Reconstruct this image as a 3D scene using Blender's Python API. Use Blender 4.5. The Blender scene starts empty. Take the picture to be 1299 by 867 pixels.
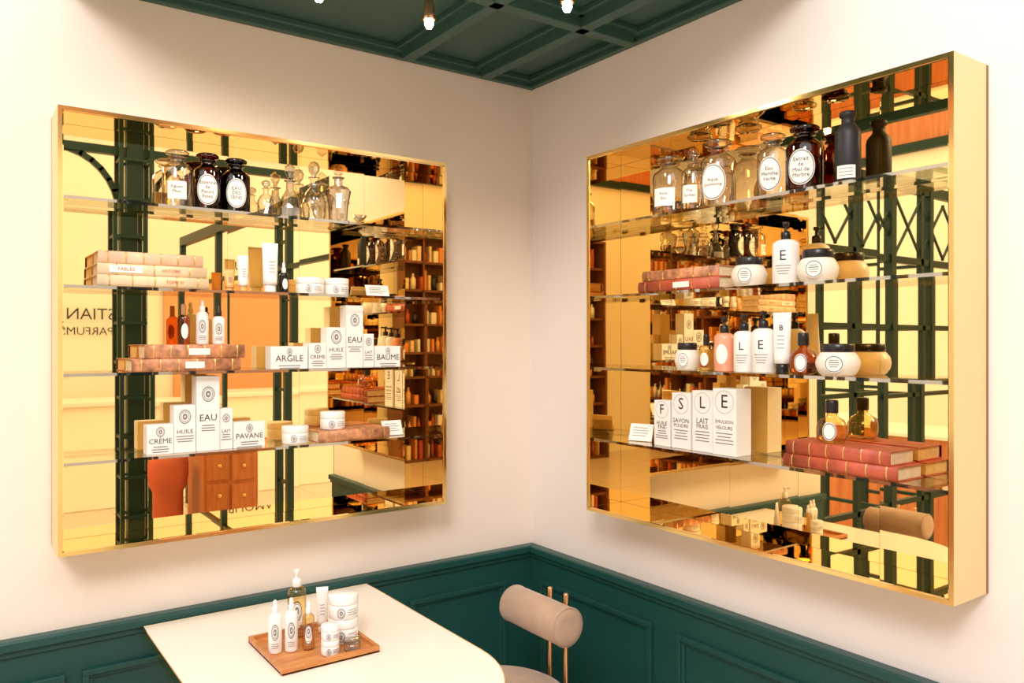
import bpy, math, random
from mathutils import Vector, Matrix
random.seed(4)
sc = bpy.context.scene
COL = sc.collection
pi = math.pi

# ------------------------------------------------------------------ materials
def newmat(name):
    m = bpy.data.materials.new(name); m.use_nodes = True
    nt = m.node_tree
    b = nt.nodes.get('Principled BSDF')
    return m, nt, b

def pmat(name, col, rough=0.5, metal=0.0, var=0.0, vscale=8.0, bump=0.0, bscale=60.0, coat=0.0, emit=None, estr=0.0, spec=0.5):
    m, nt, b = newmat(name)
    b.inputs['Base Color'].default_value = (*col, 1)
    b.inputs['Roughness'].default_value = rough
    b.inputs['Metallic'].default_value = metal
    b.inputs['Specular IOR Level'].default_value = spec
    if coat: b.inputs['Coat Weight'].default_value = coat
    if emit:
        b.inputs['Emission Color'].default_value = (*emit, 1)
        b.inputs['Emission Strength'].default_value = estr
    tc = nt.nodes.new('ShaderNodeTexCoord')
    if var > 0:
        n = nt.nodes.new('ShaderNodeTexNoise'); n.inputs['Scale'].default_value = vscale
        n.inputs['Detail'].default_value = 4
        nt.links.new(tc.outputs['Object'], n.inputs['Vector'])
        r = nt.nodes.new('ShaderNodeValToRGB')
        r.color_ramp.elements[0].position = .3; r.color_ramp.elements[1].position = .7
        r.color_ramp.elements[0].color = (*[c*(1-var) for c in col], 1)
        r.color_ramp.elements[1].color = (*[min(1, c*(1+var)) for c in col], 1)
        nt.links.new(n.outputs['Fac'], r.inputs['Fac'])
        nt.links.new(r.outputs['Color'], b.inputs['Base Color'])
    if bump > 0:
        n2 = nt.nodes.new('ShaderNodeTexNoise'); n2.inputs['Scale'].default_value = bscale
        n2.inputs['Detail'].default_value = 3
        nt.links.new(tc.outputs['Object'], n2.inputs['Vector'])
        bp = nt.nodes.new('ShaderNodeBump'); bp.inputs['Strength'].default_value = bump
        bp.inputs['Distance'].default_value = .002
        nt.links.new(n2.outputs['Fac'], bp.inputs['Height'])
        nt.links.new(bp.outputs['Normal'], b.inputs['Normal'])
    return m

def thin_glass(name, centre, edge, base=.05, power=3.5, amt=.75, blend=.5):
    """single-surface glass: tinted transparency + facing-weighted reflection (works from both sides)"""
    m = bpy.data.materials.new(name); m.use_nodes = True
    nt = m.node_tree; nt.nodes.clear()
    out = nt.nodes.new('ShaderNodeOutputMaterial')
    mix = nt.nodes.new('ShaderNodeMixShader')
    tr = nt.nodes.new('ShaderNodeBsdfTransparent')
    gl = nt.nodes.new('ShaderNodeBsdfGlossy'); gl.inputs['Roughness'].default_value = .02
    gl.inputs['Color'].default_value = (1, 1, 1, 1)
    lw = nt.nodes.new('ShaderNodeLayerWeight'); lw.inputs['Blend'].default_value = blend
    pw = nt.nodes.new('ShaderNodeMath'); pw.operation = 'POWER'; pw.inputs[1].default_value = power
    ml = nt.nodes.new('ShaderNodeMath'); ml.operation = 'MULTIPLY_ADD'; ml.inputs[1].default_value = amt; ml.inputs[2].default_value = base
    rp = nt.nodes.new('ShaderNodeValToRGB')
    rp.color_ramp.elements[0].color = (*centre, 1); rp.color_ramp.elements[1].color = (*edge, 1)
    rp.color_ramp.elements[0].position = .40; rp.color_ramp.elements[1].position = .90
    nt.links.new(lw.outputs['Facing'], rp.inputs['Fac'])
    nt.links.new(rp.outputs['Color'], tr.inputs['Color'])
    nt.links.new(lw.outputs['Facing'], pw.inputs[0]); nt.links.new(pw.outputs[0], ml.inputs[0])
    nt.links.new(ml.outputs[0], mix.inputs['Fac'])
    nt.links.new(tr.outputs[0], mix.inputs[1]); nt.links.new(gl.outputs[0], mix.inputs[2])
    nt.links.new(mix.outputs[0], out.inputs['Surface'])
    return m

def wood_mat(name, c1, c2, scale=6, rough=.4, axis=(1, 8, 8)):
    m, nt, b = newmat(name)
    tc = nt.nodes.new('ShaderNodeTexCoord'); mp = nt.nodes.new('ShaderNodeMapping')
    mp.inputs['Scale'].default_value = axis
    n = nt.nodes.new('ShaderNodeTexNoise'); n.inputs['Scale'].default_value = scale; n.inputs['Detail'].default_value = 6
    r = nt.nodes.new('ShaderNodeValToRGB')
    r.color_ramp.elements[0].color = (*c1, 1); r.color_ramp.elements[1].color = (*c2, 1)
    r.color_ramp.elements[0].position = .35; r.color_ramp.elements[1].position = .65
    nt.links.new(tc.outputs['Object'], mp.inputs['Vector']); nt.links.new(mp.outputs[0], n.inputs['Vector'])
    nt.links.new(n.outputs['Fac'], r.inputs['Fac']); nt.links.new(r.outputs['Color'], b.inputs['Base Color'])
    b.inputs['Roughness'].default_value = rough
    return m

def tile_mat(name, c1, c2, mortar, size=.6):
    m, nt, b = newmat(name)
    tc = nt.nodes.new('ShaderNodeTexCoord')
    br = nt.nodes.new('ShaderNodeTexBrick'); br.offset = 0
    br.inputs['Color1'].default_value = (*c1, 1); br.inputs['Color2'].default_value = (*c2, 1)
    br.inputs['Mortar'].default_value = (*mortar, 1)
    br.inputs['Scale'].default_value = 1; br.inputs['Mortar Size'].default_value = .004
    br.inputs['Brick Width'].default_value = size; br.inputs['Row Height'].default_value = size
    nt.links.new(tc.outputs['Object'], br.inputs['Vector'])
    nt.links.new(br.outputs['Color'], b.inputs['Base Color'])
    b.inputs['Roughness'].default_value = .25
    return m

M = {}
M['wallL'] = pmat('plaster_warm_lit', (.88, .785, .70), .75, var=.02, vscale=2, bump=.08, bscale=120)  # north wall: warm lamp light tinted into the plaster colour
M['wallR'] = pmat('plaster_cool_lit', (.84, .795, .775), .75, var=.02, vscale=2, bump=.08, bscale=120)  # east wall: same plaster, the cooler light on it put into the colour
M['mall'] = pmat('concourse_plaster', (.94, .86, .72), .8, var=.05, vscale=.6)
M['peach'] = pmat('peach_plaster', (.78, .36, .16), .8, var=.06, vscale=1)
M['green'] = pmat('green_paint', (.008, .066, .060), .38, var=.06, vscale=5, bump=.04, bscale=90)
M['green_ceiling'] = pmat('green_paint_ceiling', (.030, .092, .076), .45, var=.05, vscale=3)
M['green_metal'] = pmat('green_metal', (.006, .028, .018), .4, var=.08, spec=.3)
M['mirror'] = pmat('gold_mirror', (1.0, .735, .345), .012, 1.0)
M['brass'] = pmat('polished_brass', (.95, .68, .26), .14, 1.0, var=.03, vscale=4)
M['brass_satin'] = pmat('satin_brass', (.92, .74, .42), .42, 1.0, var=.03, vscale=3)
M['joint'] = pmat('mirror_joint', (.22, .11, .03), .5)
M['rose_brass'] = pmat('rose_brass', (.86, .50, .26), .2, 1.0)
M['shelf_glass'] = thin_glass('shelf_glass', (.97, .98, .95), (.90, .93, .84), .08, 3.5, .8)
M['shelf_edge'] = thin_glass('shelf_edge_glass', (.55, .46, .25), (.30, .24, .10), .35, 2, .6)
M['clear'] = thin_glass('clear_glass', (.93, .91, .87), (.16, .12, .08), .10, 3, .8)
M['cut'] = thin_glass('cut_glass', (.80, .80, .80), (.16, .14, .13), .22, 2, .7)
M['amber'] = thin_glass('amber_glass', (.24, .05, .008), (.03, .006, .002), .06, 4, .6)
M['amber_light'] = thin_glass('amber_glass_light', (.86, .46, .16), (.34, .09, .02), .06, 4, .6)
M['oil'] = thin_glass('golden_oil', (.95, .82, .50), (.50, .28, .08), .07, 3, .7)
M['pinkliq'] = pmat('pink_lotion', (.85, .36, .22), .25, coat=.5)
M['dark'] = thin_glass('dark_glass', (.045, .03, .03), (.008, .008, .01), .06, 4, .6)
M['black'] = pmat('black_plastic', (.012, .012, .014), .3)
M['stone_black'] = pmat('black_stoneware', (.014, .016, .020), .5, var=.1, vscale=20)
M['white'] = pmat('white_plastic', (.88, .87, .85), .3)
M['ivory'] = pmat('ivory_ceramic', (.86, .80, .70), .35)
M['paper'] = pmat('white_card', (.86, .85, .83), .7)
M['kraft'] = pmat('brown_card', (.55, .27, .12), .7)
M['label'] = pmat('label_paper', (.88, .86, .81), .7)
M['ink'] = pmat('ink', (.025, .025, .03), .7)
M['grey'] = pmat('grey_ink', (.24, .23, .23), .7)
M['gilt'] = pmat('gilt', (.85, .58, .22), .35, .9)
M['pages'] = pmat('book_pages', (.80, .66, .44), .85, var=.12, vscale=60)
M['redbook'] = pmat('red_leather', (.46, .085, .04), .5, var=.30, vscale=25, bump=.3)
M['brownbook'] = pmat('marbled_leather', (.54, .23, .11), .5, var=.50, vscale=45, bump=.3)
M['palebook'] = pmat('cream_vellum', (.80, .62, .40), .6, var=.14, vscale=20)
M['pinkbook'] = pmat('faded_cloth', (.80, .52, .34), .6, var=.14, vscale=30)
M['titlered'] = pmat('title_red', (.50, .12, .05), .6)
M['table'] = pmat('table_laminate', (.90, .84, .74), .3, var=.01)
M['tray'] = wood_mat('oak_tray', (.48, .165, .045), (.64, .27, .08), 5, .35, (2, 14, 14))
M['cabwood'] = wood_mat('walnut_front', (.46, .13, .035), (.58, .20, .06), 3, .4, (10, 10, 1))
M['darkwood'] = wood_mat('dark_oak', (.10, .035, .012), (.18, .06, .02), 3, .4, (10, 10, 1))
M['velvet'] = pmat('taupe_velvet', (.47, .32, .225), .85, var=.10, vscale=14, bump=.25, bscale=200)
M['velvet'].node_tree.nodes['Principled BSDF'].inputs['Sheen Weight'].default_value = .3
M['bulb'] = pmat('lamp_bulb', (1, .9, .7), .3, emit=(1, .84, .60), estr=80)
M['floor'] = tile_mat('stone_floor', (.66, .55, .42), (.62, .51, .39), (.38, .30, .22))
M['redseat'] = pmat('red_upholstery', (.50, .10, .04), .8, var=.08)
M['tan'] = pmat('tan_tube', (.80, .42, .14), .35)
M['orange'] = pmat('orange_card', (.78, .30, .08), .6)

# ------------------------------------------------------------------ mesh builder
TXT = {}
def text_geo(body, size):
    key = (body, size)
    if key in TXT: return TXT[key]
    cu = bpy.data.curves.new('tmp', 'FONT'); cu.body = body; cu.size = size
    cu.align_x = 'CENTER'; cu.align_y = 'CENTER'; cu.resolution_u = 2
    ob = bpy.data.objects.new('tmp', cu); COL.objects.link(ob)
    dg = bpy.context.evaluated_depsgraph_get(); dg.update()
    me = ob.evaluated_get(dg).to_mesh()
    V = [(v.co.x, v.co.y) for v in me.vertices]; F = [list(p.vertices) for p in me.polygons]
    ob.evaluated_get(dg).to_mesh_clear()
    bpy.data.objects.remove(ob, do_unlink=True); bpy.data.curves.remove(cu)
    TXT[key] = (V, F)
    return V, F

class MB:
    def __init__(s):
        s.v = []; s.f = []; s.m = []; s.s = []; s.mats = []
    def mi(s, k):
        if k not in s.mats: s.mats.append(k)
        return s.mats.index(k)
    def add(s, V, F, mat, smooth=False, X=None):
        o = len(s.v); i = s.mi(mat)
        for p in V:
            s.v.append(tuple(X @ Vector(p)) if X is not None else tuple(p))
        for f in F:
            s.f.append([o + a for a in f]); s.m.append(i); s.s.append(smooth)
    def box(s, x0, x1, y0, y1, z0, z1, mat, X=None, bev=0.0):
        if bev <= 0:
            V = [(x0,y0,z0),(x1,y0,z0),(x1,y1,z0),(x0,y1,z0),(x0,y0,z1),(x1,y0,z1),(x1,y1,z1),(x0,y1,z1)]
            F = [(0,3,2,1),(4,5,6,7),(0,1,5,4),(1,2,6,5),(2,3,7,6),(3,0,4,7)]
            s.add(V, F, mat, False, X)
        else:
            import bmesh
            bm = bmesh.new(); bmesh.ops.create_cube(bm, size=1)
            for v in bm.verts:
                v.co = Vector(((x0+x1)/2+v.co.x*(x1-x0), (y0+y1)/2+v.co.y*(y1-y0), (z0+z1)/2+v.co.z*(z1-z0)))
            bmesh.ops.bevel(bm, geom=list(bm.edges), offset=bev, segments=2, profile=.5, affect='EDGES')
            bm.verts.index_update()
            s.add([v.co[:] for v in bm.verts], [[v.index for v in f.verts] for f in bm.faces], mat, False, X)
            bm.free()
    def lathe(s, prof, mat, cx=0, cy=0, cz=0, seg=32, sx=1, sy=1, X=None, smooth=True):
        V = []; F = []; rows = []
        for r, z in prof:
            if r <= 1e-6:
                rows.append([len(V)]); V.append((cx, cy, cz+z))
            else:
                row = []
                for i in range(seg):
                    a = 2*pi*i/seg
                    row.append(len(V)); V.append((cx+r*sx*math.cos(a), cy+r*sy*math.sin(a), cz+z))
                rows.append(row)
        for a, b in zip(rows[:-1], rows[1:]):
            for i in range(seg):
                j = (i+1) % seg
                if len(a) == 1 and len(b) == 1: continue
                if len(a) == 1: F.append((a[0], b[j], b[i]))
                elif len(b) == 1: F.append((a[i], a[j], b[0]))
                else: F.append((a[i], a[j], b[j], b[i]))
        s.add(V, F, mat, smooth, X)
    def proj(s, x, z, R, yf, cx, cy, th=0):
        if R is None: return (cx+x, yf, z)
        a = x/R + th
        return (cx+R*math.sin(a), cy-R*math.cos(a), z)
    def oval(s, x, z, a, b, mat, R=None, yf=0, cx=0, cy=0, th=0, inner=0.0, seg=28):
        V = []; F = []
        n = 4
        for k in range(n+1):
            t = inner + (1-inner)*k/n
            for i in range(seg):
                q = 2*pi*i/seg
                V.append(s.proj(x+a*t*math.cos(q), z+b*t*math.sin(q), R, yf, cx, cy, th))
        for k in range(n):
            for i in range(seg):
                j = (i+1) % seg
                F.append((k*seg+i, (k+1)*seg+i, (k+1)*seg+j, k*seg+j))
        s.add(V, F, mat, R is not None)
    def rect(s, x0, x1, z0, z1, mat, R=None, yf=0, cx=0, cy=0, th=0):
        n = 12 if R else 1
        V = []; F = []
        for i in range(n+1):
            x = x0+(x1-x0)*i/n
            V.append(s.proj(x, z0, R, yf, cx, cy, th)); V.append(s.proj(x, z1, R, yf, cx, cy, th))
        for i in range(n): F.append((2*i, 2*i+2, 2*i+3, 2*i+1))
        s.add(V, F, mat, R is not None)
    def text(s, body, x, z, size, mat='ink', R=None, yf=0, cx=0, cy=0, th=0):
        V, F = text_geo(body, size)
        s.add([s.proj(x+a, z+b, R, yf, cx, cy, th) for a, b in V], F, mat)
    def obj(s, name, loc=(0,0,0), rz=0.0, parent=None, bevel=0.0):
        me = bpy.data.meshes.new(name)
        me.from_pydata(s.v, [], s.f); me.update()
        for k in s.mats: me.materials.append(M[k])
        me.polygons.foreach_set('material_index', s.m)
        me.polygons.foreach_set('use_smooth', s.s)
        ob = bpy.data.objects.new(name, me); COL.objects.link(ob)
        ob.location = loc; ob.rotation_euler = (0, 0, rz)
        if parent is not None: ob.parent = parent
        if bevel > 0:
            b = ob.modifiers.new('b', 'BEVEL'); b.width = bevel; b.segments = 2; b.limit_method = 'ANGLE'
        return ob

def empty(name, loc=(0,0,0), rz=0):
    e = bpy.data.objects.new(name, None); e.empty_display_size = .1
    e.location = loc; e.rotation_euler = (0,0,rz); COL.objects.link(e); return e

def fp(pts):
    out = []
    for i, p in enumerate(pts):
        out.append(p)
        if 0 < i < len(pts)-1:
            r, z = p
            pr, pz = pts[i-1]; nr, nz = pts[i+1]
            v1 = Vector((r-pr, z-pz)); v2 = Vector((nr-r, nz-z))
            if v1.length > 1e-6 and v2.length > 1e-6 and v1.angle(v2) > .6:
                e = .0004
                out[-1] = tuple(Vector(p) - v1.normalized()*min(e, v1.length/3))
                out.append(tuple(Vector(p) + v2.normalized()*min(e, v2.length/3)))
    return out

# ------------------------------------------------------------------ room shell
H = 2.53
CX, CY = -1.55, -1.25      # extent of the green ceiling over the corner
def simple_box(name, x0,x1,y0,y1,z0,z1, mat):
    b = MB(); b.box(x0,x1,y0,y1,z0,z1,mat); return b.obj(name)

simple_box('wall_north', -1.87, .12, 0, .12, 0, H+.1, 'wallL')
simple_box('wall_east', 0, .12, -1.95, 0, 0, H+.1, 'wallR')
b = MB(); b.box(-8, 6, -8, 6, -.06, 0, 'floor'); b.obj('floor')
simple_box('wall_south', -7.0, 4.5, -7.2, -7.0, 0, 4.6, 'mall')
simple_box('wall_west', -7.2, -7.0, -7.2, 5.0, 0, 4.6, 'mall')
b = MB()
b.box(-6.99, 4.5, -6.995, -6.93, 3.72, 3.82, 'green_metal'); b.box(-6.99, 4.5, -6.995, -6.96, 3.82, 4.6, 'cabwood')
b.box(-6.995, -6.93, -6.92, 5.0, 3.62, 3.72, 'green_metal'); b.box(-6.995, -6.96, -6.92, 5.0, 3.72, 4.6, 'cabwood')
b.obj('trim_4')

b = MB(); b.box(CX, .12, CY, .12, H, H+.06, 'green_ceiling'); b.obj('ceiling')
b = MB()
for (d, z) in ((.045, .020), (.025, .036)):
    b.box(CX, 0, -d, 0, H-z, H, 'green_ceiling')
    b.box(-d, 0, CY, -d, H-z, H, 'green_ceiling')
def rib(x0,x1,y0,y1):
    b.box(x0,x1,y0,y1,H-.05,H,'green_ceiling')
    if (x1-x0) > (y1-y0):
        b.box(x0,x1,y0-.018,y1+.018,H-.018,H,'green_ceiling')
    else:
        b.box(x0-.018,x1+.018,y0,y1,H-.018,H,'green_ceiling')
rib(-.262,-.222,CY,-.045); rib(-.575,-.535,CY,-.045)
rib(-1.05,-.045,-.595,-.555)
b.box(CX, 0, CY, CY+.04, H-.05, H, 'green_ceiling'); b.box(CX, CX+.04, CY+.04, -.045, H-.05, H, 'green_ceiling')
b.obj('trim_1', bevel=.003)

WZ = .786
def wainscot(name, length, panels, loc, rz, ext=0):
    b = MB()
    b.box(-ext*.0215, length, -.018, 0, .0, WZ-.03, 'green')
    b.box(0, length, -.040, 0, WZ-.028, WZ, 'green', bev=.005)
    b.box(-ext*.0115, length, -.028, 0, WZ-.045, WZ-.028, 'green', bev=.003)
    for (a, c) in panels:
        z0, z1 = .17, .672
        for w, d, o in ((.016, .034, 0), (.012, .026, .014)):
            b.box(a+o, c-o, -d, -.018, z1-o-w, z1-o, 'green')
            b.box(a+o, c-o, -d, -.018, z0+o, z0+o+w, 'green')
            b.box(a+o, a+o+w, -d, -.018, z0+o+w, z1-o-w, 'green')
            b.box(c-o-w, c-o, -d, -.018, z0+o+w, z1-o-w, 'green')
    return b.obj(name, loc, rz, bevel=.002)
wainscot('trim_2', 1.87, [(.05, .32), (.36, .82), (.87, 1.27), (1.335, 1.732)], (-1.87, 0, 0), 0)
wainscot('trim_3', 1.90, [(.047, .613), (.717, 1.28), (1.38, 1.83)], (0, -.040, 0), -pi/2, 1)
b = MB(); b.box(-1.87, -.054, -.052, -.0405, 0, .12, 'green', bev=.004); b.obj('baseboard_north')
b = MB(); b.box(-.052, -.0405, -1.94, -.055, 0, .12, 'green', bev=.004); b.obj('baseboard_east')

# ------------------------------------------------------------------ mirrored cabinets
CZ0, CZ1, CD = 1.010, 2.132, .148
SH = [1.912, 1.688, 1.464, 1.240]
def cabinet(width, loc, rz):
    root = empty('mirrored_display_cabinet', loc, rz)
    w = width/2; t = .010; g = .0004
    b = MB()
    b.box(-w, w, -.010, 0, CZ0, CZ1, 'joint')
    b.box(-w, -w+t, -CD, -.010, CZ0, CZ1, 'brass_satin')
    b.box(w-t, w, -CD, -.010, CZ0, CZ1, 'brass_satin')
    b.box(-w+t, w-t, -CD, -.010, CZ0, CZ0+t, 'brass_satin')
    b.box(-w+t, w-t, -CD, -.010, CZ1-t, CZ1, 'brass_satin')
    l = .002
    b.box(-w, -w+t, -CD-l, -CD, CZ0, CZ1, 'brass'); b.box(w-t, w, -CD-l, -CD, CZ0, CZ1, 'brass')
    b.box(-w+t, w-t, -CD-l, -CD, CZ0, CZ0+t, 'brass'); b.box(-w+t, w-t, -CD-l, -CD, CZ1-t, CZ1, 'brass')
    b.obj('case', parent=root)
    b = MB(); n = 5
    X0, X1, Z0, Z1 = -w+t+.003, w-t-.003, CZ0+t+.003, CZ1-t-.003
    dx = (X1-X0)/n; dz = (Z1-Z0)/n
    for i in range(n):
        for j in range(n):
            cx = X0+dx*(i+.5); cz = Z0+dz*(j+.5)
            Xf = Matrix.Translation((cx, -.0125, cz)) @ Matrix.Rotation(math.radians(random.uniform(-.25,.25)), 4, 'X') @ Matrix.Rotation(math.radians(random.uniform(-.25,.25)), 4, 'Z')
            b.box(-dx/2+g/2, dx/2-g/2, -.0015, .0015, -dz/2+g/2, dz/2-g/2, 'mirror', Xf)
    for j in range(n):
        z0 = Z0+dz*j+g/2; z1 = Z0+dz*(j+1)-g/2
        b.box(-w+t, -w+t+.0028, -CD+.001, -.0145, z0, z1, 'mirror')
        b.box(w-t-.0028, w-t, -CD+.001, -.0145, z0, z1, 'mirror')
        x0 = X0+dx*j+g/2; x1 = X0+dx*(j+1)-g/2
        b.box(x0, x1, -CD+.001, -.0145, CZ0+t, CZ0+t+.0028, 'mirror')
        b.box(x0, x1, -CD+.001, -.0145, CZ1-t-.0028, CZ1-t, 'mirror')
    b.obj('mirror_tiles', parent=root)
    for k, z in enumerate(SH):
        b = MB()
        b.box(-w+t+.004, w-t-.004, -.137, -.016, z-.008, z, 'shelf_glass')
        b.box(-w+t+.004, w-t-.004, -.1382, -.1372, z-.008, z, 'shelf_edge')
        for sx in (-1, 1):
            for yy in (-.035, -.115):
                x = sx*(w-t-.010)
                b.box(x-.006, x+.006, yy-.004, yy+.004, z-.014, z-.0082, 'brass')
        b.obj('shelf_%d' % (k+1), parent=root)
    return root
cabinet(1.115, (-1.0215, 0, 0), 0)
cabinet(1.126, (0, -1.0515, 0), -pi/2)

# ------------------------------------------------------------------ product builders (front = local -y)
def place(b, name, side, c, z, d=.08, yaw=0):
    if side == 'L': return b.obj(name, (c, -d, z+.0004), yaw)
    if side == 'R': return b.obj(name, (-d, c, z+.0004), -pi/2+yaw)
    return b.obj(name, (c[0], c[1], z+.0004), yaw)

def bottle_prof(r, h, neck=.32, shoulder=.68, lip=.36):
    hs = h*shoulder
    rn = r*neck
    return [(0,0),(r*.92,0),(r,h*.025),(r,hs),(r*.93,hs+r*.18),(r*.72,hs+r*.36),(rn*1.15,hs+r*.52),(rn,hs+r*.62),
            (rn,h*.90),(r*lip*1.25,h*.91),(r*lip*1.25,h*.935),(0,h*.935)]

def pharmacy_bottle(side, c, z, r, h, glass, lab='oval', words=('EAU',), yaw=0, stopper='disc', d=.08, name='apothecary_bottle'):
    b = MB()
    bh = h*.90
    b.lathe(bottle_prof(r, bh, .42, .70, .48), glass, seg=40)
    zt = bh*.935
    rn = r*.44
    if stopper == 'disc':
        b.lathe(fp([(0,0),(rn*.9,0),(rn*.9,h*.02),(rn*1.75,h*.04),(rn*1.8,h*.075),(rn*1.5,h*.10),(0,h*.115)]), glass, cz=zt)
    elif stopper == 'ball':
        b.lathe([(0,0),(rn*.7,0),(rn*.6,h*.02)]+[(rn*1.15*math.sin(a), h*.02+rn*1.15*(1-math.cos(a))) for a in [pi*.15*k for k in range(1,7)]]+[(0,h*.02+rn*2.3)], glass, cz=zt)
    R = r+.0006
    zc = bh*.36
    if lab == 'oval':
        b.oval(0, zc, r*.76, bh*.28, 'label', R=R, seg=36)
        b.oval(0, zc, r*.72, bh*.265, 'ink', R=R+.0004, inner=.95, seg=36)
        for i, w in enumerate(words):
            b.text(w, 0, zc+(len(words)-1)*.0065-i*.013, .0140, 'ink', R=R+.0006)
    elif lab == 'rect':
        b.rect(-r*.66, r*.66, bh*.14, bh*.46, 'label', R=R)
        for i, w in enumerate(words):
            b.text(w, 0, bh*.36-i*.013, .012, 'ink', R=R+.0005)
    return place(b, name, side, c, z, d, yaw)

def decanter(side, c, z, kind, h, yaw=0):
    b = MB()
    if kind == 0:
        r = .036
        b.lathe([(0,0),(r*.95,0),(r,.006),(r*.98,.03),(r*.7,h*.38),(r*.34,h*.52),(r*.3,h*.66),(r*.5,h*.68),(r*.5,h*.69),(0,h*.69)], 'cut', seg=12, smooth=False)
        b.lathe([(0,0),(.008,0),(.007,.01),(.015,.025),(.016,.04),(0,.052)], 'cut', cz=h*.69, seg=8, smooth=False)
    elif kind == 1:
        r = .036
        b.lathe([(0,0),(r*.8,0),(r*.85,.004),(r,h*.2),(r,h*.32),(r*.75,h*.45),(r*.34,h*.55),(r*.3,h*.68),(r*.48,h*.71),(r*.48,h*.72),(0,h*.72)], 'clear', seg=32)
        b.lathe([(0,0),(.008,0),(.007,.008),(.016,.018),(.018,.032),(.012,.045),(0,.050)], 'cut', cz=h*.72, seg=10, smooth=False)
        for zz in (.50, .58):
            b.lathe([(r*.36,h*zz-.003),(r*.50,h*zz),(r*.36,h*zz+.003)], 'cut', seg=24)
    elif kind == 2:
        b.lathe([(0,0),(.026,0),(.027,.004),(.030,h*.3),(.038,h*.52),(.039,h*.55),(.030,h*.61),(.013,h*.64),(.012,h*.74),(.019,h*.77),(.019,h*.78),(0,h*.78)], 'cut', seg=14, smooth=False)
        b.lathe([(0,0),(.008,0),(.008,.008),(.015,.014),(.016,.026),(0,.042)], 'clear', cz=h*.78, seg=8, smooth=False)
        for i in range(14):
            a = 2*pi*i/14
            b.lathe([(0,-.006),(.0045,0),(0,.006)], 'clear', cx=.033*math.cos(a), cy=.033*math.sin(a), cz=h*.36, seg=6, smooth=False)
    else:
        r = .024
        b.lathe([(0,0),(r*.9,0),(r,.004),(r,h*.42),(r*.7,h*.55),(r*.3,h*.62),(r*.3,h*.74),(r*.5,h*.76),(0,h*.77)], 'clear', seg=24)
        b.lathe([(0,0),(.006,0),(.006,.005),(.013,.012),(.012,.02),(0,.026)], 'cut', cz=h*.765, seg=10)
    return place(b, 'glass_decanter', side, c, z, .08, yaw)

def pump(b, z0, mat, s=1.0, rb=.012):
    b.lathe(fp([(0,0),(rb,0),(rb,.014*s),(rb*.8,.017*s),(.0045,.018*s),(.004,.028*s),(.008,.029*s),(.0085,.036*s),(0,.0375*s)]), mat, cz=z0, seg=20)
    b.box(-.0028, .0028, -.022, 0, z0+.030*s, z0+.036*s, mat)

def emblem(b, z, a, bb, R, yf=0, x=0):
    b.oval(x, z, a, bb, 'ink', R=R, yf=yf, inner=.90)
    b.oval(x, z, a*.74, bb*.76, 'grey', R=R, yf=yf, inner=.88)
    b.oval(x, z, a*.40, bb*.45, 'grey', R=R, yf=yf, inner=.35)

def lotion_bottle(side, c, z, r, h, body='white', top='black', letter='E', yaw=0, cap='pump', d=.08, name='lotion_bottle', loc=None):
    b = MB()
    hb = h-.046 if cap == 'pump' else h-.03
    b.lathe([(0,0),(r*.94,0),(r,.003),(r,hb*.86),(r*.93,hb*.93),(r*.65,hb*.985),(r*.42,hb),(0,hb)], body, seg=36)
    if cap == 'pump': pump(b, hb, top, 1.2, min(.012, r*.5))
    elif cap == 'round':
        b.lathe(fp([(0,0),(r*.42,0),(r*.42,.026),(r*.38,.030),(0,.030)]), top, cz=hb, seg=24)
    else:
        b.lathe(fp([(0,0),(r*.46,0),(r*.46,.014),(r*.28,.016),(r*.30,.027),(r*.2,.031),(0,.032)]), top, cz=hb, seg=24)
    R = r+.0005
    if body not in ('white', 'ivory'):
        b.oval(0, hb*.45, r*.6, hb*.26, 'label', R=R)
    if letter:
        if len(letter) == 1:
            b.text(letter, 0, hb*.62, r*1.1, 'ink', R=R+.0005)
            for k in range(4):
                ww = r*(.62-.08*k)
                b.rect(-ww, ww, hb*(.40-.06*k), hb*(.40-.06*k)+.0016, 'grey', R=R+.0004)
        else:
            emblem(b, hb*.55, r*.55, hb*.2, R+.0004)
            for k in range(3):
                b.rect(-r*.55, r*.55, hb*(.25-.05*k), hb*(.25-.05*k)+.0014, 'grey', R=R+.0004)
    return place(b, name, side, c if loc is None else loc, z, d, yaw)

def tube(side, c, z, r, h, mat='white', cap='white', loc=None, yaw=0, letter=None):
    b = MB()
    ch = h*.16
    b.lathe(fp([(0,0),(r*.72,0),(r*.72,ch),(0,ch)]), cap, seg=24)
    V = []; F = []; n = 24; rows = 8
    for k in range(rows+1):
        t = k/rows; zz = ch+.0002+t*(h-ch)
        sx = r*(.9+.15*t); sy = r*.9*(1-t)**.8 + .0012
        for i in range(n):
            a = 2*pi*i/n; V.append((sx*math.cos(a), sy*math.sin(a), zz))
    for k in range(rows):
        for i in range(n):
            j = (i+1)%n; F.append((k*n+i, k*n+j, (k+1)*n+j, (k+1)*n+i))
    F.append([i for i in range(n)][::-1]); F.append([rows*n+i for i in range(n)])
    b.add(V, F, mat, True)
    for k in range(4):
        y = -r*.9*(1-(.30+.08*k))**.8-.0018
        b.rect(-r*.4, r*.4, ch+(h-ch)*(.30+.08*k), ch+(h-ch)*(.30+.08*k)+.0015, 'grey', yf=y-.001)
    if letter: b.text(letter, 0, ch+(h-ch)*.7, r*.9, 'ink', yf=-r*.55)
    return place(b, 'cream_tube', side, c if loc is None else loc, z, .08, yaw)

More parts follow.
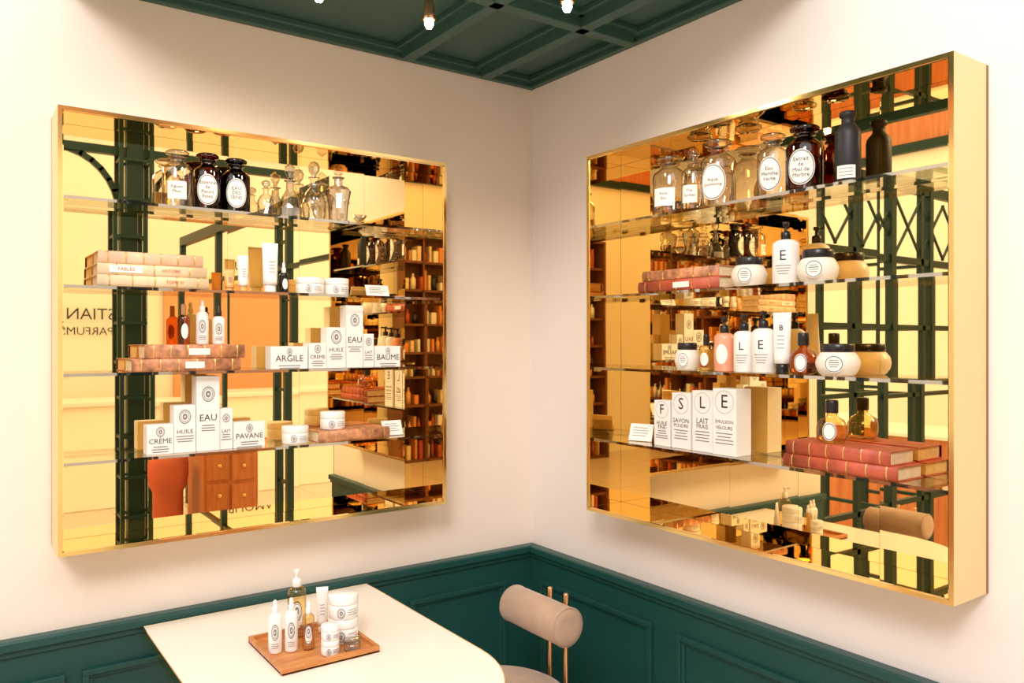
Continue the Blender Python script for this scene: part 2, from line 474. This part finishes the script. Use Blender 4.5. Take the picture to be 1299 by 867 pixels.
def flat_jar(side, c, z, r, h, mat='white', lid='white', loc=None, yaw=0, d=.08):
    b = MB()
    b.lathe([(0,0),(r*.95,0),(r,.003),(r,h*.60),(r*.97,h*.62),(0,h*.62)], mat, seg=40)
    b.lathe([(0,0),(r*1.0,0),(r*1.01,.002),(r*1.01,h*.34),(r*.97,h*.378),(0,h*.38)], lid, cz=h*.62, seg=40)
    R = r+.0006
    emblem(b, h*.32, h*.17, h*.22, R+.0003, x=-r*.2)
    for k in range(3):
        b.rect(h*.15, h*.65, h*(.42-.1*k), h*(.42-.1*k)+.0012, 'grey', R=R+.0003)
    return place(b, 'cosmetic_jar', side, c if loc is None else loc, z, d, yaw)

def ribbed_jar(side, c, z, r, h, mat, yaw=0, d=.08):
    b = MB()
    hb = h*.74
    prof = [(0,0),(r*.72,0)]
    for k in range(15):
        t = k/14; a = -pi/2*.72 + t*pi*.72
        rr = r*(.62+.38*math.cos(a)) * (1+.012*(k % 2))
        prof.append((rr, hb*(.04+.92*t)))
    prof += [(r*.68,hb),(0,hb)]
    b.lathe(prof, mat, seg=40)
    b.lathe(fp([(0,0),(r*.74,0),(r*.76,h*.03),(r*.76,h*.21),(r*.72,h*.25),(0,h*.255)]), 'black', cz=hb, seg=36)
    b.oval(0, hb*.5, r*.44, hb*.36, 'label', R=r*1.03)
    b.oval(0, hb*.5, r*.40, hb*.33, 'ink', R=r*1.036, inner=.92)
    for k in range(4):
        ww = r*(.26-.05*abs(k-1.5))
        b.rect(-ww, ww, hb*(.64-.09*k), hb*(.64-.09*k)+.0018, 'ink' if k == 1 else 'grey', R=r*1.036)
    return place(b, 'cream_jar', side, c, z, d, yaw)

def carton(side, c, z, w, h, word='EAU', depth=None, mat='paper', d=.08, yaw=0, big=False):
    depth = depth or min(w, .06)
    b = MB()
    b.box(-w/2, w/2, -depth/2, depth/2, 0, h, mat, bev=.0008)
    b.box(-w/2+.002, w/2-.002, depth/2-.003, depth/2-.002, h-.0002, h+.0003, 'grey')
    yf = -depth/2-.0006
    tall = h > w*1.15
    if big:
        b.oval(0, h*.80, w*.40, w*.40, 'grey', yf=yf, inner=.965)
        b.text(word, 0, h*.80, w*.66, 'ink', yf=yf-.0002)
        lab = {'F':('HUILE','FINE'),'S':('SAVON','POUDRE'),'L':('LAIT','FRAIS'),'E':('ÉMULSION','VELOURS')}[word]
        b.text(lab[0], 0, h*.50, w*min(.30, 1.30/len(lab[0])), 'ink', yf=yf)
        b.text(lab[1], 0, h*.41, w*min(.26, 1.20/len(lab[1])), 'ink', yf=yf)
        for k in range(4):
            ww = w*random.uniform(.24, .40)
            b.rect(-ww, ww, h*(.32-.05*k), h*(.32-.05*k)+.0026, 'grey', yf=yf)
    else:
        oz, ob = (h*.76, min(w*.34, h*.17)) if tall else (h*.76, h*.16)
        emblem(b, oz, ob*.8, ob, None, yf)
        ts = min(w*1.42/max(3,len(word)), .026)
        tz = h*.44 if tall else h*.45
        b.text(word, 0, tz, ts, 'ink', yf=yf)
        for k in range(3):
            ww = w*random.uniform(.26, .42)
            b.rect(-ww, ww, tz-ts*.85-k*.007, tz-ts*.85-k*.007+.0026, 'grey', yf=yf)
    return place(b, 'product_carton', side, c, z, d, yaw)

def book(b, z, L, dep, th, cover, x=0, y=0, rz=0, bands=5):
    X = Matrix.Translation((x, y, z)) @ Matrix.Rotation(rz, 4, 'Z')
    c = .0025
    b.box(-L/2, L/2, -dep/2+.004, dep/2, 0, c, cover, X, bev=.0006)
    b.box(-L/2, L/2, -dep/2+.004, dep/2, th-c, th, cover, X, bev=.0006)
    b.box(-L/2+.004, L/2-.004, -dep/2+.006, dep/2-.004, c, th-c, 'pages', X)
    n = 8; V = []; F = []
    for xi, xx in enumerate((-L/2, L/2)):
        for k in range(n+1):
            a = -pi/2+pi*k/n
            V.append((xx, -dep/2+.004-.006*math.cos(a), th/2+th/2*math.sin(a)))
    for k in range(n): F.append((k, n+1+k, n+2+k, k+1))
    F.append(list(range(n+1))); F.append(list(range(2*n+1, n, -1)))
    b.add(V, F, cover, True, X)
    for i in range(bands):
        xx = -L/2+L*(i+.5)/bands
        V = []; F = []
        for k in range(n+1):
            a = -pi/2+pi*k/n
            for q in (-.0016, .0016):
                V.append((xx+q, -dep/2+.004-.0072*math.cos(a), max(.0002, th/2+(th/2+.0001)*math.sin(a))))
        for k in range(n): F.append((2*k, 2*k+1, 2*k+3, 2*k+2))
        b.add(V, F, 'gilt', True, X)

def card_sign(side, c, z, w=.06, h=.045, yaw=0, d=.08):
    b = MB()
    X = Matrix.Rotation(math.radians(-22), 4, 'X')
    b.box(-w/2, w/2, -.0015, .0015, 0.001, h, 'paper', X)
    b.box(-w/2, w/2, -.004, .022, 0, .0015, 'clear')
    b.box(-w/2, w/2, .0195, .021, 0.0015, h*.62, 'clear')
    for k in range(4):
        b.box(-w*.36, w*random.uniform(.1,.36), -.0022, -.0016, h*(.75-.15*k), h*(.75-.15*k)+.0016, 'grey', X)
    return place(b, 'shelf_label_holder', side, c, z, d, yaw)

# ------------------------------------------------------------------ LEFT CABINET STOCK
s1, s2, s3, s4 = SH
yl = math.radians(-14)
pharmacy_bottle('L', -1.284, s1, .039, .168, 'clear', 'rect', ('Figuier', 'Musc'), yl)
pharmacy_bottle('L', -1.204, s1, .039, .170, 'amber', 'oval', ('Essence', 'de', 'Fleurs', 'Fines'), yl)
pharmacy_bottle('L', -1.125, s1, .039, .165, 'dark', 'oval', ('EAU', 'DES', 'SENS'), yl, 'disc')
decanter('L', -1.038, s1, 3, .108)
decanter('L', -.966, s1, 0, .165)
decanter('L', -.891, s1, 1, .184)
decanter('L', -.812, s1, 2, .182)
b = MB()
b.lathe([(0,0),(.010,0),(.012,.003),(.005,.008),(.020,.022),(.024,.030),(.022,.030),(.017,.022),(0,.012)], 'cut', seg=16, smooth=False)
place(b, 'cut_glass_dish', 'L', -.742, s1)

b = MB(); book(b, 0, .275, .110, .030, 'palebook', bands=5); book(b, .0302, .270, .108, .029, 'palebook', x=-.002, bands=3); book(b, .0594, .258, .106, .032, 'pinkbook', x=-.006, bands=6)
b.rect(-.11, -.03, .036, .054, 'label', yf=-.0575)
b.text('FABLES', -.07, .045, .013, 'titlered', yf=-.058)
b.text('HISTOIRE', .04, .045, .011, 'titlered', yf=-.058)
b.text('TOME IV', .05, .015, .012, 'titlered', yf=-.0585)
place(b, 'stacked_antique_books', 'L', -1.352, s2, .078)
tube('L', -1.144, s2, .014, .063, 'tan', 'tan')
tube('L', -1.105, s2, .015, .105, 'white', 'tan')
tube('L', -1.026, s2, .023, .147, 'white', 'white')
lotion_bottle('L', -.985, s2, .014, .091, 'dark', 'white', '', 0, 'dropper', name='serum_bottle')
flat_jar('L', -.904, s2, .042, .050, yaw=yl)
flat_jar('L', -.818, s2, .037, .051, yaw=yl)
card_sign('L', -.676, s2, .080, .040)

b = MB(); book(b, 0, .282, .110, .034, 'brownbook', x=-.012, bands=6); book(b, .0342, .262, .106, .038, 'brownbook', x=.010, bands=6)
b.rect(-.02, .03, .008, .026, 'label', yf=-.0585); b.rect(-.01, .045, .044, .062, 'label', yf=-.0565)
place(b, 'stacked_antique_books', 'L', -1.256, s3, .078)
zt = s3+.0725
lotion_bottle('L', -1.268, zt, .016, .112, 'amber_light', 'kraft', '', 0, 'round', name='serum_bottle')
lotion_bottle('L', -1.218, zt, .0168, .122, 'white', 'white', 'oo', yl, 'dropper', name='serum_bottle')
lotion_bottle('L', -1.173, zt, .0168, .110, 'white', 'black', 'oo', yl, 'dropper', name='serum_bottle')
carton('L', -.976, s3, .112, .066, 'ARGILE', .05)
carton('L', -.889, s3, .055, .076, 'CRÈME', .05)
carton('L', -.829, s3, .062, .124, 'HUILE', .05)
carton('L', -.768, s3, .056, .193, 'EAU', .05)
carton('L', -.719, s3, .036, .105, 'LAIT', .04)
carton('L', -.654, s3, .088, .066, 'BAUME', .05)

carton('L', -1.333, s4, .067, .079, 'CRÈME', .05)
carton('L', -1.270, s4, .057, .129, 'HUILE', .05)
carton('L', -1.209, s4, .062, .208, 'EAU', .055)
carton('L', -1.158, s4, .036, .115, 'LAIT', .04)
carton('L', -1.094, s4, .088, .073, 'PAVANE', .05)
flat_jar('L', -.950, s4, .039, .052, yaw=yl)
b = MB(); book(b, 0, .235, .110, .034, 'brownbook', bands=6)
place(b, 'antique_book', 'L', -.780, s4, .078)
flat_jar('L', -.831, s4+.0347, .0375, .054, yaw=yl)
card_sign('L', -.622, s4, .070, .050)

# ------------------------------------------------------------------ RIGHT CABINET STOCK
yr = math.radians(22)
pharmacy_bottle('R', -.778, s1, .050, .180, 'clear', 'rect', ('Rose', 'Eau'), yr)
pharmacy_bottle('R', -.868, s1, .034, .172, 'clear', 'rect', ('Thé', 'Sureau'), yr, 'ball')
pharmacy_bottle('R', -.956, s1, .048, .194, 'clear', 'oval', ('Aqua', 'Jouvence'), yr)
pharmacy_bottle('R', -1.134, s1, .040, .172, 'clear', 'oval', ('Eau', 'Menthe', 'Verte'), yr, 'disc')
pharmacy_bottle('R', -1.226, s1, .045, .172, 'amber', 'oval', ('Extrait', 'de', 'Miel de', 'Marbre'), yr)
b = MB()
b.lathe([(0,0),(.027,0),(.029,.003),(.029,.118),(.027,.128),(.019,.138),(.0145,.145),(.0145,.158),(.019,.160),(.019,.170),(.015,.172),(0,.172)], 'stone_black', seg=40)
b.rect(-.022, .022, .012, .042, 'label', R=.0296)
for k in range(3): b.rect(-.016, .016, .034-.008*k, .0355-.008*k, 'grey', R=.0299)
place(b, 'stoneware_bottle', 'R', -1.341, s1, .08, yr)

b = MB(); book(b, 0, .300, .110, .032, 'redbook', bands=5); book(b, .0322, .282, .106, .030, 'brownbook', x=.006, bands=5)
b.rect(-.01, .05, .008, .024, 'label', yf=-.0585)
place(b, 'stacked_antique_books', 'R', -.850, s2, .076)
ribbed_jar('R', -1.060, s2, .046, .078, 'ivory', yr)
lotion_bottle('R', -1.172, s2, .033, .159, 'white', 'black', 'E', yr)
ribbed_jar('R', -1.262, s2, .048, .080, 'ivory', yr)

ribbed_jar('R', -.845, s3, .036, .078, 'ivory', yr)
lotion_bottle('R', -.915, s3, .020, .10, 'oil', 'black', '', yr, 'round', name='serum_bottle')
lotion_bottle('R', -.978, s3, .028, .150, 'pinkliq', 'black', '', yr)
lotion_bottle('R', -1.043, s3, .027, .155, 'white', 'black', 'L', yr)
lotion_bottle('R', -1.105, s3, .030, .161, 'white', 'black', 'E', yr)
tube('R', -1.161, s3, .022, .154, 'white', 'black', yaw=yr, letter='B')
def round_flask(side, c, z, r, h, yaw=0, d=.08, liq='amber_light'):
    b = MB()
    hb = h*.62
    b.lathe([(0,0),(r*.70,0),(r*.93,hb*.08),(r,hb*.35),(r*.97,hb*.62),(r*.75,hb*.84),(r*.35,hb*.97),(r*.32,hb*1.10),(0,hb*1.10)], liq, seg=36)
    b.lathe(fp([(0,0),(r*.40,0),(r*.40,h*.27),(r*.36,h*.30),(0,h*.30)]), 'black', cz=hb*1.10, seg=28)
    b.oval(0, hb*.45, r*.44, hb*.34, 'label', R=r*1.02)
    b.oval(0, hb*.45, r*.40, hb*.31, 'ink', R=r*1.026, inner=.9)
    return place(b, 'round_oil_flask', side, c, z, d, yaw)
round_flask('R', -1.222, s3, .034, .104, yr)
ribbed_jar('R', -1.315, s3, .050, .076, 'ivory', yr)

card_sign('R', -.655, s4, .075, .055, yr)
carton('R', -.768, s4, .062, .132, 'F', .045, big=True)
carton('R', -.842, s4, .070, .158, 'S', .045, big=True)
carton('R', -.920, s4, .072, .168, 'L', .045, big=True)
carton('R', -1.003, s4, .078, .178, 'E', .062, big=True)
b = MB(); book(b, 0, .285, .110, .031, 'redbook', bands=6); book(b, .0312, .262, .108, .032, 'redbook', x=-.006, bands=6)
place(b, 'stacked_antique_books', 'R', -1.345, s4, .076)
round_flask('R', -1.300, s4+.0637, .036, .103, yr, liq='oil')

# ------------------------------------------------------------------ TABLE
root = empty('dining_table')
tx0, tx1, ty0, ty1, tz = -1.367, -.700, -.045, -1.053, .765
cxm = (tx0+tx1)/2; rr = (tx1-tx0)/2
def table_outline(o=0):
    P = [(tx1+o, ty0+o)]
    P.append((tx0-o, ty0+o))
    for k in range(33):
        a = pi + pi*k/32
        P.append((cxm+(rr+o)*math.cos(a), ty1+rr+(rr+o)*math.sin(a)))
    return P
def prism(b, P, z0, z1, mat):
    n = len(P)
    V = [(x,y,z0) for x,y in P]+[(x,y,z1) for x,y in P]
    F = [list(range(n))[::-1], list(range(n, 2*n))]
    for i in range(n):
        j = (i+1)%n; F.append((i, j, n+j, n+i))
    b.add(V, F, mat)
b = MB(); prism(b, table_outline(-.002), tz-.026, tz, 'table'); b.obj('table_top', parent=root)
b = MB()
Po = table_outline(0); Pi_ = table_outline(-.0025); n = len(Po)
V = [(x,y,tz-.028) for x,y in Po]+[(x,y,tz+.0005) for x,y in Po]+[(x,y,tz+.0005) for x,y in Pi_]+[(x,y,tz-.028) for x,y in Pi_]
F = []
for i in range(n):
    j = (i+1)%n
    F += [(i,j,n+j,n+i),(n+i,n+j,2*n+j,2*n+i),(2*n+i,2*n+j,3*n+j,3*n+i),(3*n+i,3*n+j,j,i)]
b.add(V, F, 'brass'); b.obj('edge_band', parent=root)
b = MB()
b.lathe(fp([(0,0),(.25,0),(.25,.012),(.24,.018),(.04,.03),(.036,.05),(.036,.70),(.09,.735),(0,.735)]), 'brass_satin', cx=cxm, cy=-.60, seg=40)
b.obj('pedestal', parent=root)

b = MB()
x0, x1, y0, y1 = -1.168, -.918, -.587, -.333
b.box(x0, x1, y0, y1, 0, .006, 'tray')
for (a, c_, d_, e) in ((x0, x1, y0, y0+.009), (x0, x1, y1-.009, y1), (x0, x0+.009, y0+.009, y1-.009), (x1-.009, x1, y0+.009, y1-.009)):
    b.box(a, c_, d_, e, .0, .017, 'tray')
b.obj('wooden_tray', (0, 0, tz+.0006), bevel=.0015)
TF = tz+.0072
yt = math.radians(-20)
lotion_bottle('T', None, TF, .0165, .128, 'white', 'white', 'oo', yt, 'dropper', loc=(-1.138,-.452), name='serum_bottle')
lotion_bottle('T', None, TF, .0160, .130, 'white', 'white', 'oo', yt, 'dropper', loc=(-1.101,-.464), name='serum_bottle')
lotion_bottle('T', None, TF, .0150, .118, 'oil', 'white', 'oo', yt, 'dropper', loc=(-1.062,-.478), name='serum_bottle')
lotion_bottle('T', None, TF, .0235, .176, 'oil', 'white', 'oo', yt, 'pump', loc=(-1.054,-.376), name='pump_bottle')
tube('T', None, TF, .015, .118, 'white', 'white', loc=(-.988,-.385), yaw=yt)
flat_jar('T', None, TF, .038, .060, loc=(-.966,-.472), yaw=yt)
flat_jar('T', None, TF+.0605, .038, .060, loc=(-.966,-.472), yaw=yt)
flat_jar('T', None, TF, .022, .036, loc=(-1.030,-.540), yaw=yt)
flat_jar('T', None, TF+.0365, .022, .036, loc=(-1.030,-.540), yaw=yt)
flat_jar('T', None, TF, .021, .030, 'clear', 'clear', loc=(-.975,-.548), yaw=yt)

# ------------------------------------------------------------------ CHAIRS
def chair(loc, mirror=1):
    root = empty('dining_chair', loc, 0 if mirror == 1 else pi)
    b = MB()
    r = .055; L = .268
    prof = [(0,0),(r*.55,.0005),(r*.9,.003),(r,.010),(r*1.01,L*.5),(r,L-.010),(r*.9,L-.003),(r*.55,L-.0005),(0,L)]
    X = Matrix.Translation((.15, L/2, .74)) @ Matrix.Rotation(pi/2, 4, 'X')
    b.lathe(prof, 'velvet', X=X, seg=40)
    for zz in (.006, L-.006):
        b.lathe([(r*.985,zz-.002),(r*1.025,zz),(r*.985,zz+.002)], 'velvet', X=X, seg=40)
    b.obj('back_roll', parent=root)
    b = MB()
    b.lathe([(0,.485),(.185,.487),(.198,.497),(.202,.520),(.196,.545),(.175,.556),(.09,.561),(0,.562)], 'velvet', seg=48)
    b.obj('seat', parent=root)
    b = MB()
    for yy in (-.038, .038):
        b.lathe(fp([(0,0),(.0075,0),(.0075,.797),(.006,.800),(0,.800)]), 'rose_brass', cx=.218, cy=yy, seg=16)
        Xp = Matrix.Translation((.200, yy, .74)) @ Matrix.Rotation(pi/2, 4, 'Y')
        b.lathe([(0,0),(.005,0),(.005,.014),(0,.014)], 'rose_brass', X=Xp, seg=12)
        b.box(.195, .212, yy-.006, yy+.006, .492, .506, 'rose_brass')
    for yy in (-.13, .13):
        b.lathe([(0,0),(.009,0),(.009,.486),(0,.486)], 'rose_brass', cx=-.12, cy=yy, seg=16)
    b.lathe([(.188,.470),(.196,.470),(.196,.486),(.188,.486),(.188,.470)], 'rose_brass', seg=48, smooth=False)
    b.obj('frame', parent=root)
    return root
chair((-.531, -.546, 0), 1)
chair((-1.545, -.50, 0), -1)

# ------------------------------------------------------------------ CEILING SPOTS
def spot(x, y, tgt, drop=.10, power=8):
    root = empty('ceiling_spotlight', (x, y, H))
    b = MB()
    b.lathe(fp([(0,-.012),(.028,-.012),(.030,-.008),(.030,0),(0,0)]), 'rose_brass', seg=24)
    b.lathe([(0,-drop+.03),(.0045,-drop+.03),(.0045,-.012),(0,-.012)], 'rose_brass', seg=12)
    X = Matrix.Translation((0,0,-drop))
    b.lathe(fp([(0,.035),(.010,.035),(.014,.025),(.017,-.016),(.016,-.018),(.013,-.016),(.010,-.010),(0,-.010)]), 'rose_brass', X=X, seg=24)
    b.obj('lamp_body', parent=root)
    b = MB(); b.lathe([(0,-.040),(.007,-.038),(.012,-.029),(.011,-.018),(.007,-.0105),(0,-.0105)], 'bulb', X=X, seg=20)
    b.obj('bulb', parent=root)
    l = bpy.data.lights.new('spot', 'SPOT'); l.energy = power; l.color = (1, .84, .66); l.spot_size = math.radians(140); l.spot_blend = 1
    l.shadow_soft_size = .04
    o = bpy.data.objects.new('spot_lamp', l); COL.objects.link(o); o.parent = root
    o.location = (0, 0, -drop-.09)
    dirv = Vector(tgt) - Vector((x, y, H-drop))
    o.rotation_euler = dirv.to_track_quat('-Z', 'Y').to_euler()
spot(-.773, -.58, (-.9, 0, 1.2), .125)
spot(-.552, -.88, (0, -.9, 1.2), .130)
spot(-1.066, -.557, (-1.2, 0, 1.2), .120)

# ------------------------------------------------------------------ SURROUNDINGS SEEN IN THE MIRRORS
def lattice_column(name, x, y, w, h=2.9):
    b = MB(); q = w/2; t = .03
    for sx in (-1,1):
        for sy in (-1,1):
            b.box(x+sx*q-t/2, x+sx*q+t/2, y+sy*q-t/2, y+sy*q+t/2, 0, h, 'green_metal')
    nseg = 12
    for k in range(nseg):
        z0 = h*k/nseg
        b.box(x-q, x+q, y-q-.01, y-q+.01, z0, z0+.02, 'green_metal')
        b.box(x-q, x+q, y+q-.01, y+q+.01, z0, z0+.02, 'green_metal')
        b.box(x-q-.01, x-q+.01, y-q, y+q, z0, z0+.02, 'green_metal')
        b.box(x+q-.01, x+q+.01, y-q, y+q, z0, z0+.02, 'green_metal')
    b.box(x-q*.55, x+q*.55, y-q*.55, y+q*.55, 0, h, 'green_metal')
    b.box(x-q-.03, x+q+.03, y-q-.03, y+q+.03, 0, .12, 'green_metal')
    for s in (-1, 1):
        P = [(x+s*(q+.40*(1-math.cos(a))), y, h-.95+.45*math.sin(a)) for a in [pi/2*k/8 for k in range(9)]]
        for p0, p1 in zip(P[:-1], P[1:]):
            p0 = Vector(p0); p1 = Vector(p1); dv = p1-p0
            Xf = Matrix.Translation((p0+p1)/2) @ dv.to_track_quat('Z','Y').to_matrix().to_4x4()
            b.box(-.02,.02,-.02,.02,-dv.length/2-.01,dv.length/2+.01,'green_metal',Xf)
    b.box(x-1.0, x+1.2, y-.03, y+.03, h-.52, h-.46, 'green_metal')
    return b.obj(name)
lattice_column('green_iron_column', -.70, -4.0, .20, 3.4)

b = MB()
def post(x,y,w,z1=2.5): b.box(x-w/2,x+w/2,y-w/2,y+w/2,0,z1,'green_metal')
post(.06,-2.78,.045); post(.06,-2.98,.045); post(.06,-2.0,.06)
post(.06,-4.4,.05); post(.06,-5.6,.05)
b.box(.03,.09,-5.6,-1.97,2.42,2.50,'green_metal'); b.box(.04,.08,-5.6,-2.0,2.02,2.05,'green_metal')
for z in (.3,.6,.9,1.2,1.5,1.8,2.2): b.box(.05,.07,-2.98,-2.78,z,z+.02,'green_metal')
b.obj('green_storefront_frame')
b = MB()
for x,w in ((-1.92,.06),(-2.30,.03),(-2.62,.05),(-2.95,.03),(-3.05,.04),(-3.6,.06)): post(x,.06,w)
for z,t in ((.10,.05),(.60,.03),(1.22,.025),(1.62,.03),(2.02,.04),(2.44,.06)):
    b.box(-3.6,-1.92,.045,.075,z,z+t,'green_metal')
for x in (-2.62,-3.05): post(x,.46,.035)
for z in (.60,1.22,1.62,2.02): 
    for x in (-2.62,-3.05): b.box(x-.012,x+.012,.08,.46,z,z+.02,'green_metal')
for k in range(6):
    x0 = -2.0-k*.27
    for s in (-1,1):
        X = Matrix.Translation((x0,.06,2.24)) @ Matrix.Rotation(s*math.radians(40),4,'Y')
        b.box(-.006,.006,-.006,.006,-.22,.22,'green_metal',X)
b.obj('green_storefront_frame')

b = MB()
b.box(-.18,.18,-.2,.2,.06,.86,'cabwood'); b.box(-.20,.20,-.22,.22,.86,.885,'cabwood'); b.box(-.16,.16,-.18,.18,0,.06,'black')
for k in range(4):
    z = .10+k*.19
    for s in (-1, 1):
        b.box(s*.085-.075,s*.085+.075,.200,.212,z,z+.165,'cabwood')
        b.lathe([(0,0),(.010,0),(.012,.012),(0,.016)],'gilt',X=Matrix.Translation((s*.085,.212,z+.09))@Matrix.Rotation(-pi/2,4,'X'),seg=16)
b.obj('wooden_drawer_cabinet', (-.33,-2.98,0), bevel=.003)
b = MB()
b.lathe(fp([(0,0),(.10,0),(.10,.03),(.09,.04),(.09,.60),(.11,.64),(.12,.70),(.12,.78),(.10,.83),(0,.84)]),'redseat',seg=36)
b.obj('upholstered_stool', (-.68,-2.95,0))
b = MB()
b.box(-2.2,1.8,-6.4,-5.9,0,.95,'mall'); b.box(-2.25,1.85,-6.45,-5.85,.95,1.0,'table')
b.obj('shop_counter', bevel=.01)
b = MB()
b.box(.2,1.6,-6.995,-6.95,.9,2.2,'peach'); b.box(.16,1.64,-6.995,-6.94,2.2,2.24,'gilt')
b.box(-6.995,-6.95,-1.6,.4,.6,2.6,'peach')
b.obj('peach_wall_panel')
def sign(x, z, lines, size):
    b = MB()
    for i, w in enumerate(lines):
        V, F = text_geo(w, size*(1 if i == 0 else .7))
        b.add([(-a, 0, c_-i*size*1.05) for a, c_ in V], F, 'ink')
    b.obj('shop_sign_lettering', (x, -6.94, z))
sign(-.62, 1.88, ('CHRISTIAN DIOR', 'PARFUMS'), .17)
sign(1.1, 2.40, ('AMOUR', ''), .15)

def shelving(x, y, rz, w=2.4, h=2.9):
    b = MB(); dp = .35; rows = 8
    b.box(-w/2, w/2, dp/2-.02, dp/2, 0, h, 'darkwood')
    nx = 4
    for i in range(nx+1):
        xx = -w/2+w*i/nx
        b.box(xx-.02, xx+.02, -dp/2, dp/2-.02, 0, h, 'darkwood')
    for k in range(rows+1):
        z = h*k/rows
        b.box(-w/2, w/2, -dp/2, dp/2-.02, max(0, z-.03), max(.03, z), 'darkwood')
    for k in range(rows):
        z = max(.03, h*k/rows)
        for i in range(nx):
            xx = -w/2+w*i/nx+.05
            while xx < -w/2+w*(i+1)/nx-.09:
                q = random.random(); ww = random.uniform(.03, .08); hh = random.uniform(.12, .27)
                if q < .45: b.box(xx, xx+ww*.7, -.10, .08, z, z+hh, random.choice(['redbook','brownbook','orange','palebook','kraft']))
                elif q < .7: b.box(xx, xx+ww, -.08, .02, z, z+hh*.8, random.choice(['paper','orange','paper']))
                else: b.lathe([(0,0),(ww/2,0),(ww/2,hh*.6),(ww*.2,hh*.72),(ww*.2,hh*.9),(0,hh*.9)], random.choice(['black','redseat','tan','ivory']), cx=xx+ww/2, cy=-.04, cz=z, seg=12)
                xx += ww+random.uniform(.005, .05)
    return b.obj('wooden_display_shelving', (x, y, 0), rz)
shelving(-4.2, -6.75, pi, 2.6)
shelving(-6.75, -4.9, -pi/2+pi, 2.6)
b = MB()
b.box(-.35,.35,-1.0,1.0,0,.82,'cabwood'); b.box(-.38,.38,-1.03,1.03,.82,.85,'table')
b.obj('wooden_shop_counter', (-4.6,1.0,0), bevel=.005)

# ------------------------------------------------------------------ LIGHT
w = bpy.data.worlds.new('world'); sc.world = w; w.use_nodes = True
bg = w.node_tree.nodes['Background']; bg.inputs[0].default_value = (1.0, .96, .93, 1); bg.inputs[1].default_value = 2.1
def area(name, loc, tgt, size, power, col):
    l = bpy.data.lights.new(name, 'AREA'); l.shape = 'SQUARE'; l.size = size; l.energy = power; l.color = col
    o = bpy.data.objects.new(name, l); COL.objects.link(o); o.location = loc
    o.rotation_euler = (Vector(tgt)-Vector(loc)).to_track_quat('-Z','Y').to_euler()
area('added_fill_light', (-3.0,-3.2,3.55), (-.6,-.6,1.2), 1.0, 85, (1,.95,.91))  # added fill to brighten the interior, no fixture; kept out of mirror view

try:
    sc.view_settings.view_transform = 'Standard'
except Exception: pass

# ------------------------------------------------------------------ CAMERA
cd = bpy.data.cameras.new('camera'); cd.sensor_width = 36; cd.lens = 36*1006/1299; cd.clip_start = .05
co = bpy.data.objects.new('camera', cd); COL.objects.link(co)
co.location = (-1.803, -2.399, 1.545)
co.rotation_euler = (pi/2, 0, math.radians(54.51-90))
sc.camera = co
